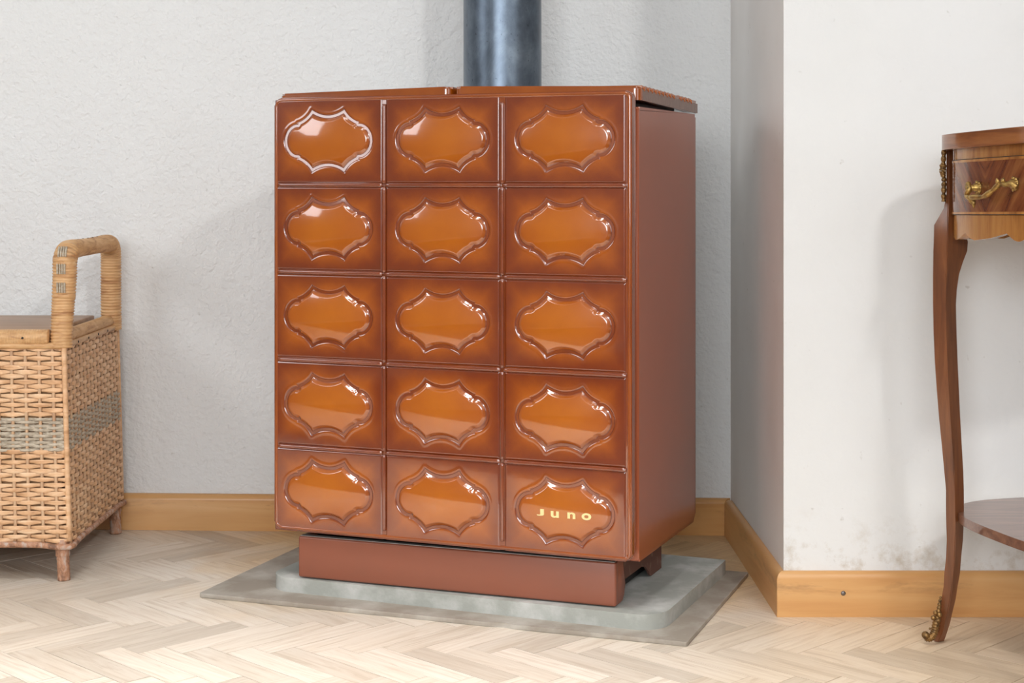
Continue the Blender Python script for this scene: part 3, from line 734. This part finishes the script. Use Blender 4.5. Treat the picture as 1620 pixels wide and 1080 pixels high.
# apron: wall following the outline, scalloped lower edge
def apron(name, hs, hm, th, z0, z1, mat, sc_=0.0, a0=0, a1=360, ex=6.0, n=240, par=tb):
    V = []; Fc = []; ang = np.radians(np.linspace(a0, a1, n + 1))
    def pt(a, d):
        c, s_ = math.cos(a), math.sin(a); return (SC + (hs - d) * math.copysign(abs(c) ** (2 / ex), c), MC + (hm - d) * math.copysign(abs(s_) ** (2 / ex), s_))
    Ln = 0; last = None
    for a in ang:
        p = pt(a, 0); q = pt(a, th)
        if last is not None: Ln += math.hypot(p[0] - last[0], p[1] - last[1])
        last = p
        lo = z0 + sc_ * (1 - abs(math.sin(math.pi * (Ln + 0.00) / 0.062))) if sc_ else z0
        V += [TW_(p[0], p[1], z1), TW_(p[0], p[1], lo), TW_(q[0], q[1], lo), TW_(q[0], q[1], z1)]
    for i in range(n):
        for k in range(4): Fc.append((i * 4 + k, i * 4 + (k + 1) % 4, (i + 1) * 4 + (k + 1) % 4, (i + 1) * 4 + k))
    Fc.append((3, 2, 1, 0)); Fc.append((n * 4, n * 4 + 1, n * 4 + 2, n * 4 + 3))
    o = mesh(name, V, Fc, mat, par, True)
    bm = bmesh.new(); bm.from_mesh(o.data); bmesh.ops.recalc_face_normals(bm, faces=bm.faces); bm.to_mesh(o.data); bm.free(); return sharp(o, 40)
apron('apron', 0.158, 0.186, 0.012, 0.660, 0.8044, M['veneer'], 0.012)
d1 = apron('drawer', 0.159, 0.1885, 0.006, 0.7005, 0.7865, M['bookmatch'], 0, 212, 328)
at = d1.data.attributes.new('sx', 'FLOAT', 'POINT')
cen = tt * 0.13 
at.data.foreach_set('value', [float((Vector((v.co.x, v.co.y)) - cen) @ tt) for v in d1.data.vertices])
apron('drawer_inlay', 0.1594, 0.1891, 0.001, 0.7005, 0.7045, M['veneer'], 0, 212, 328, par=d1)
apron('drawer_inlay', 0.1594, 0.1891, 0.001, 0.7825, 0.7865, M['veneer'], 0, 212, 328, par=d1)
for z in (0.7000, 0.7870): apron('drawer_gap', 0.1588, 0.1882, 0.003, z - 0.0006, z + 0.0006, M['black'], 0, 211, 329, par=d1)
# leg from the silhouette, in table coordinates, then mirrored to the other corners
prof = [(236, 1496.5, 1501, 1509, 2.622), (310, 1496.5, 1501, 1509, 2.622), (330, 1492, 1500, 1512, 2.624), (356, 1477, 1499, 1524, 2.628), (382, 1476.5, 1499, 1532, 2.63), (397, 1476.5, 1498.5, 1531, 2.63),
        (415, 1476.3, 1497.7, 1524, 2.63), (434, 1476, 1497, 1518, 2.63), (458, 1476, 1496.5, 1514.5, 2.63), (482, 1476, 1496.5, 1513, 2.63), (527, 1477, 1497.2, 1513.3, 2.63), (573, 1479, 1498.7, 1515, 2.63), (616, 1482, 1501, 1517, 2.63), (660, 1485.6, 1503.5, 1519, 2.63), (704, 1490, 1506.5, 1521.5, 2.63), (747, 1494, 1509.5, 1524, 2.63),
        (775, 1495.8, 1510.4, 1524.8, 2.63), (800, 1496.5, 1511, 1525, 2.63), (830, 1497, 1511.5, 1524.5, 2.63), (853, 1497, 1511.5, 1523.5, 2.63), (880, 1496, 1510.2, 1521.5, 2.63), (906, 1494, 1508, 1518.7, 2.632), (928, 1492, 1505.8, 1515.5, 2.634), (947, 1489.5, 1503, 1512, 2.636), (966, 1486.5, 1499.5, 1508, 2.638), (985, 1483, 1494.5, 1503, 2.64), (1000, 1480, 1490, 1499, 2.642), (1016, 1476.5, 1484, 1494.5, 2.644)]
ring_ = []
for y, xl, xm, xr, d in prof:
    hw = (xr - xl) * d / F_PX / 2
    L_ = px(xl, y, d); M_ = px(xm, y, d - hw * 0.7); R_ = px(xr, y, d + hw * 0.1); B_ = px((xl + xr) / 2 + 2, y, d + hw)
    z = L_.z
    if y > 1010: z = 0.0008
    row = []
    for q in (L_, M_, R_, B_):
        v = Vector((q.x, q.y)) - T0; s_ = v @ tt; m_ = v @ mm; row.append((s_, m_, z))
    ring_.append(row)
def leg(fs, fm):
    bm = bmesh.new(); R = []
    for row in ring_: R.append([bm.verts.new(TW_(2 * SC - s_ if fs else s_, 2 * MC - m_ if fm else m_, z / (1 + 0.032 * s_))) for s_, m_, z in row])
    for a, b in zip(R[:-1], R[1:]):
        for k in range(4): bm.faces.new((a[k], a[(k + 1) % 4], b[(k + 1) % 4], b[k]))
    bm.faces.new(R[0]); bm.faces.new(R[-1][::-1]); es = [e for e in bm.edges if any(e.verts[0] in a and e.verts[1] in b and a.index(e.verts[0]) == b.index(e.verts[1]) or e.verts[1] in a and e.verts[0] in b and a.index(e.verts[1]) == b.index(e.verts[0]) for a, b in zip(R[:-1], R[1:]))]
    bmesh.ops.bevel(bm, geom=es, offset=0.0012, segments=2, affect='EDGES')
    return sharp(from_bm('leg', bm, M['mahog'], tb), 30)
legs = [leg(a, b) for a in (0, 1) for b in (0, 1)]
loc = lambda p: Vector((p.x - T0.x, p.y - T0.y, p.z))
def blob_chain(name, pts, rads, mat, par, sides=10):
    V = []; Fc = []; tube(V, Fc, [loc(p) for p in pts], rads, sides); return mesh(name, V, Fc, mat, par)
# brass mount at the top of the leg: hanging chain of leaves
V = []; Fc = []
path = smoothpath([px(1493.5, 236, 2.617), px(1492.5, 255, 2.617), px(1491.5, 272, 2.617), px(1493.5, 285, 2.617), px(1493, 300, 2.617), px(1493, 319, 2.617)], 14)
rr = [0.0028 + 0.0016 * abs(math.sin(i * 0.42)) + (0.0016 if 18 < i < 32 else 0) for i in range(len(path))]
tube(V, Fc, [loc(p) for p in path], rr, 10)
for i in range(4, len(path) - 2, 6):
    p = loc(path[i]); tube(V, Fc, [p + Vector((0.001, -0.002, 0.003)), p + Vector((-0.0015, -0.0045, -0.001)), p + Vector((0.0005, -0.002, -0.006))], [0.001, 0.0026, 0.0008], 7)
mesh('corner_mount', V, Fc, M['brass_dark'], legs[0])
# foot mount
V = []; Fc = []
path = smoothpath([px(1488, 943, 2.630), px(1486, 958, 2.630), px(1484, 972, 2.630), px(1481, 985, 2.630), px(1478.5, 997, 2.630), px(1475, 1006, 2.628), px(1469.5, 1009, 2.626), px(1464.5, 1007, 2.626)], 10)
n = len(path); rr = [0.0015 + 0.0045 * min(1, i / 30) + 0.0007 * math.sin(i * 1.7) for i in range(n)]; rr[-1] = 0.003
tube(V, Fc, [loc(p) for p in path], rr, 10)
p = loc(px(1464.5, 1004.5, 2.624)); tube(V, Fc, [p + Vector((0, 0.007, 0)), p + Vector((0, 0.003, 0)), p + Vector((0, -0.003, 0)), p + Vector((0, -0.006, 0))], [0.003, 0.0062, 0.0062, 0.0025], 12)
for (x, y, r) in ((1480, 969, 0.0038), (1476.5, 977, 0.0040), (1486, 972, 0.0045), (1471, 994, 0.0018), (1484, 981, 0.004)):
    p = loc(px(x, y, 2.627)); tube(V, Fc, [p + Vector((0, 0, -r)), p + Vector((0, 0, -r * .5)), p + Vector((0, 0, r * .5)), p + Vector((0, 0, r))], [r * .4, r, r, r * .4], 9)
mesh('foot_mount', V, Fc, M['brass_dark'], legs[0])
# drawer handle: two rosettes and a drooping leafed bail
def onface(x, y, out=0.0):   # point on the bowed drawer front seen at pixel x
    r = (x - 810) / F_PX; best = None
    for i in range(0, 2000):
        a = math.radians(212 + 116 * i / 1999); c, s_ = math.cos(a), math.sin(a)
        q = T0 + tt * (SC + 0.159 * math.copysign(abs(c) ** (2 / 6.0), c)) + mm * (MC + 0.1885 * math.copysign(abs(s_) ** (2 / 6.0), s_))
        e = abs(q.x / q.y - r)
        if best is None or e < best[0]: best = (e, q)
    q = best[1] - mm * out; return Vector((q.x, q.y, CAM_H - (y - HORIZON) * best[1].y / F_PX))
V = []; Fc = []
for (x, y) in ((1548, 297), (1606, 291)):
    p = loc(onface(x, y)); nrm = Vector((-mm.x, -mm.y, 0))
    tube(V, Fc, [p, p + nrm * 0.002, p + nrm * 0.004, p + nrm * 0.012, p + nrm * 0.015], [0.0105, 0.0105, 0.006, 0.0045, 0.003], 12)
    for k in range(7):
        a = 2 * math.pi * k / 7; q = p + Vector((tt.x * math.cos(a), tt.y * math.cos(a), math.sin(a))) * 0.0085 + nrm * 0.0025
        tube(V, Fc, [q - nrm * 0.002, q, q + nrm * 0.002], [0.002, 0.0036, 0.001], 7)
key = [(1539, 299, .010), (1545, 291, .014), (1549, 300, .017), (1545, 309, .018), (1554, 313, .020), (1564, 312, .021), (1574, 311, .021), (1584, 305, .020), (1592, 297, .018), (1600, 289, .017), (1606, 292, .016), (1613, 291, .013), (1618, 296, .010)]
path = smoothpath([loc(onface(x, y, o)) for x, y, o in key], 6)
rr = [0.0030 + 0.0016 * abs(math.sin(i * 0.35)) for i in range(len(path))]
tube(V, Fc, path, rr, 10)
for (x, y, dx, dz) in ((1552, 313, 0.002, -0.010), (1559, 316, 0.001, -0.013), (1563, 312, -0.003, -0.008), (1597, 290, -0.002, 0.008), (1604, 288, 0.002, 0.007)):
    p = loc(onface(x, y, .019)); tube(V, Fc, [p, p + Vector((dx * .5, 0, dz * .5)), p + Vector((dx, 0, dz))], [0.0036, 0.0034, 0.0008], 8)
mesh('drawer_handle', V, Fc, M['brass'], d1)
_zs = [o for o in COL.objects if o.name.startswith('drawer_handle')]

# ------------------------------------------------------------------ rug in the room, outside the picture (seen only mirrored in the glaze)
rg = box('rug', (-2.6, -2.4, 0.0), (0.9, 1.78, 0.010), M['rug'], None, 0.003)
rg['label'] = 'dark wool rug on the parquet in front of the stove, outside the frame'; rg['category'] = 'rug'
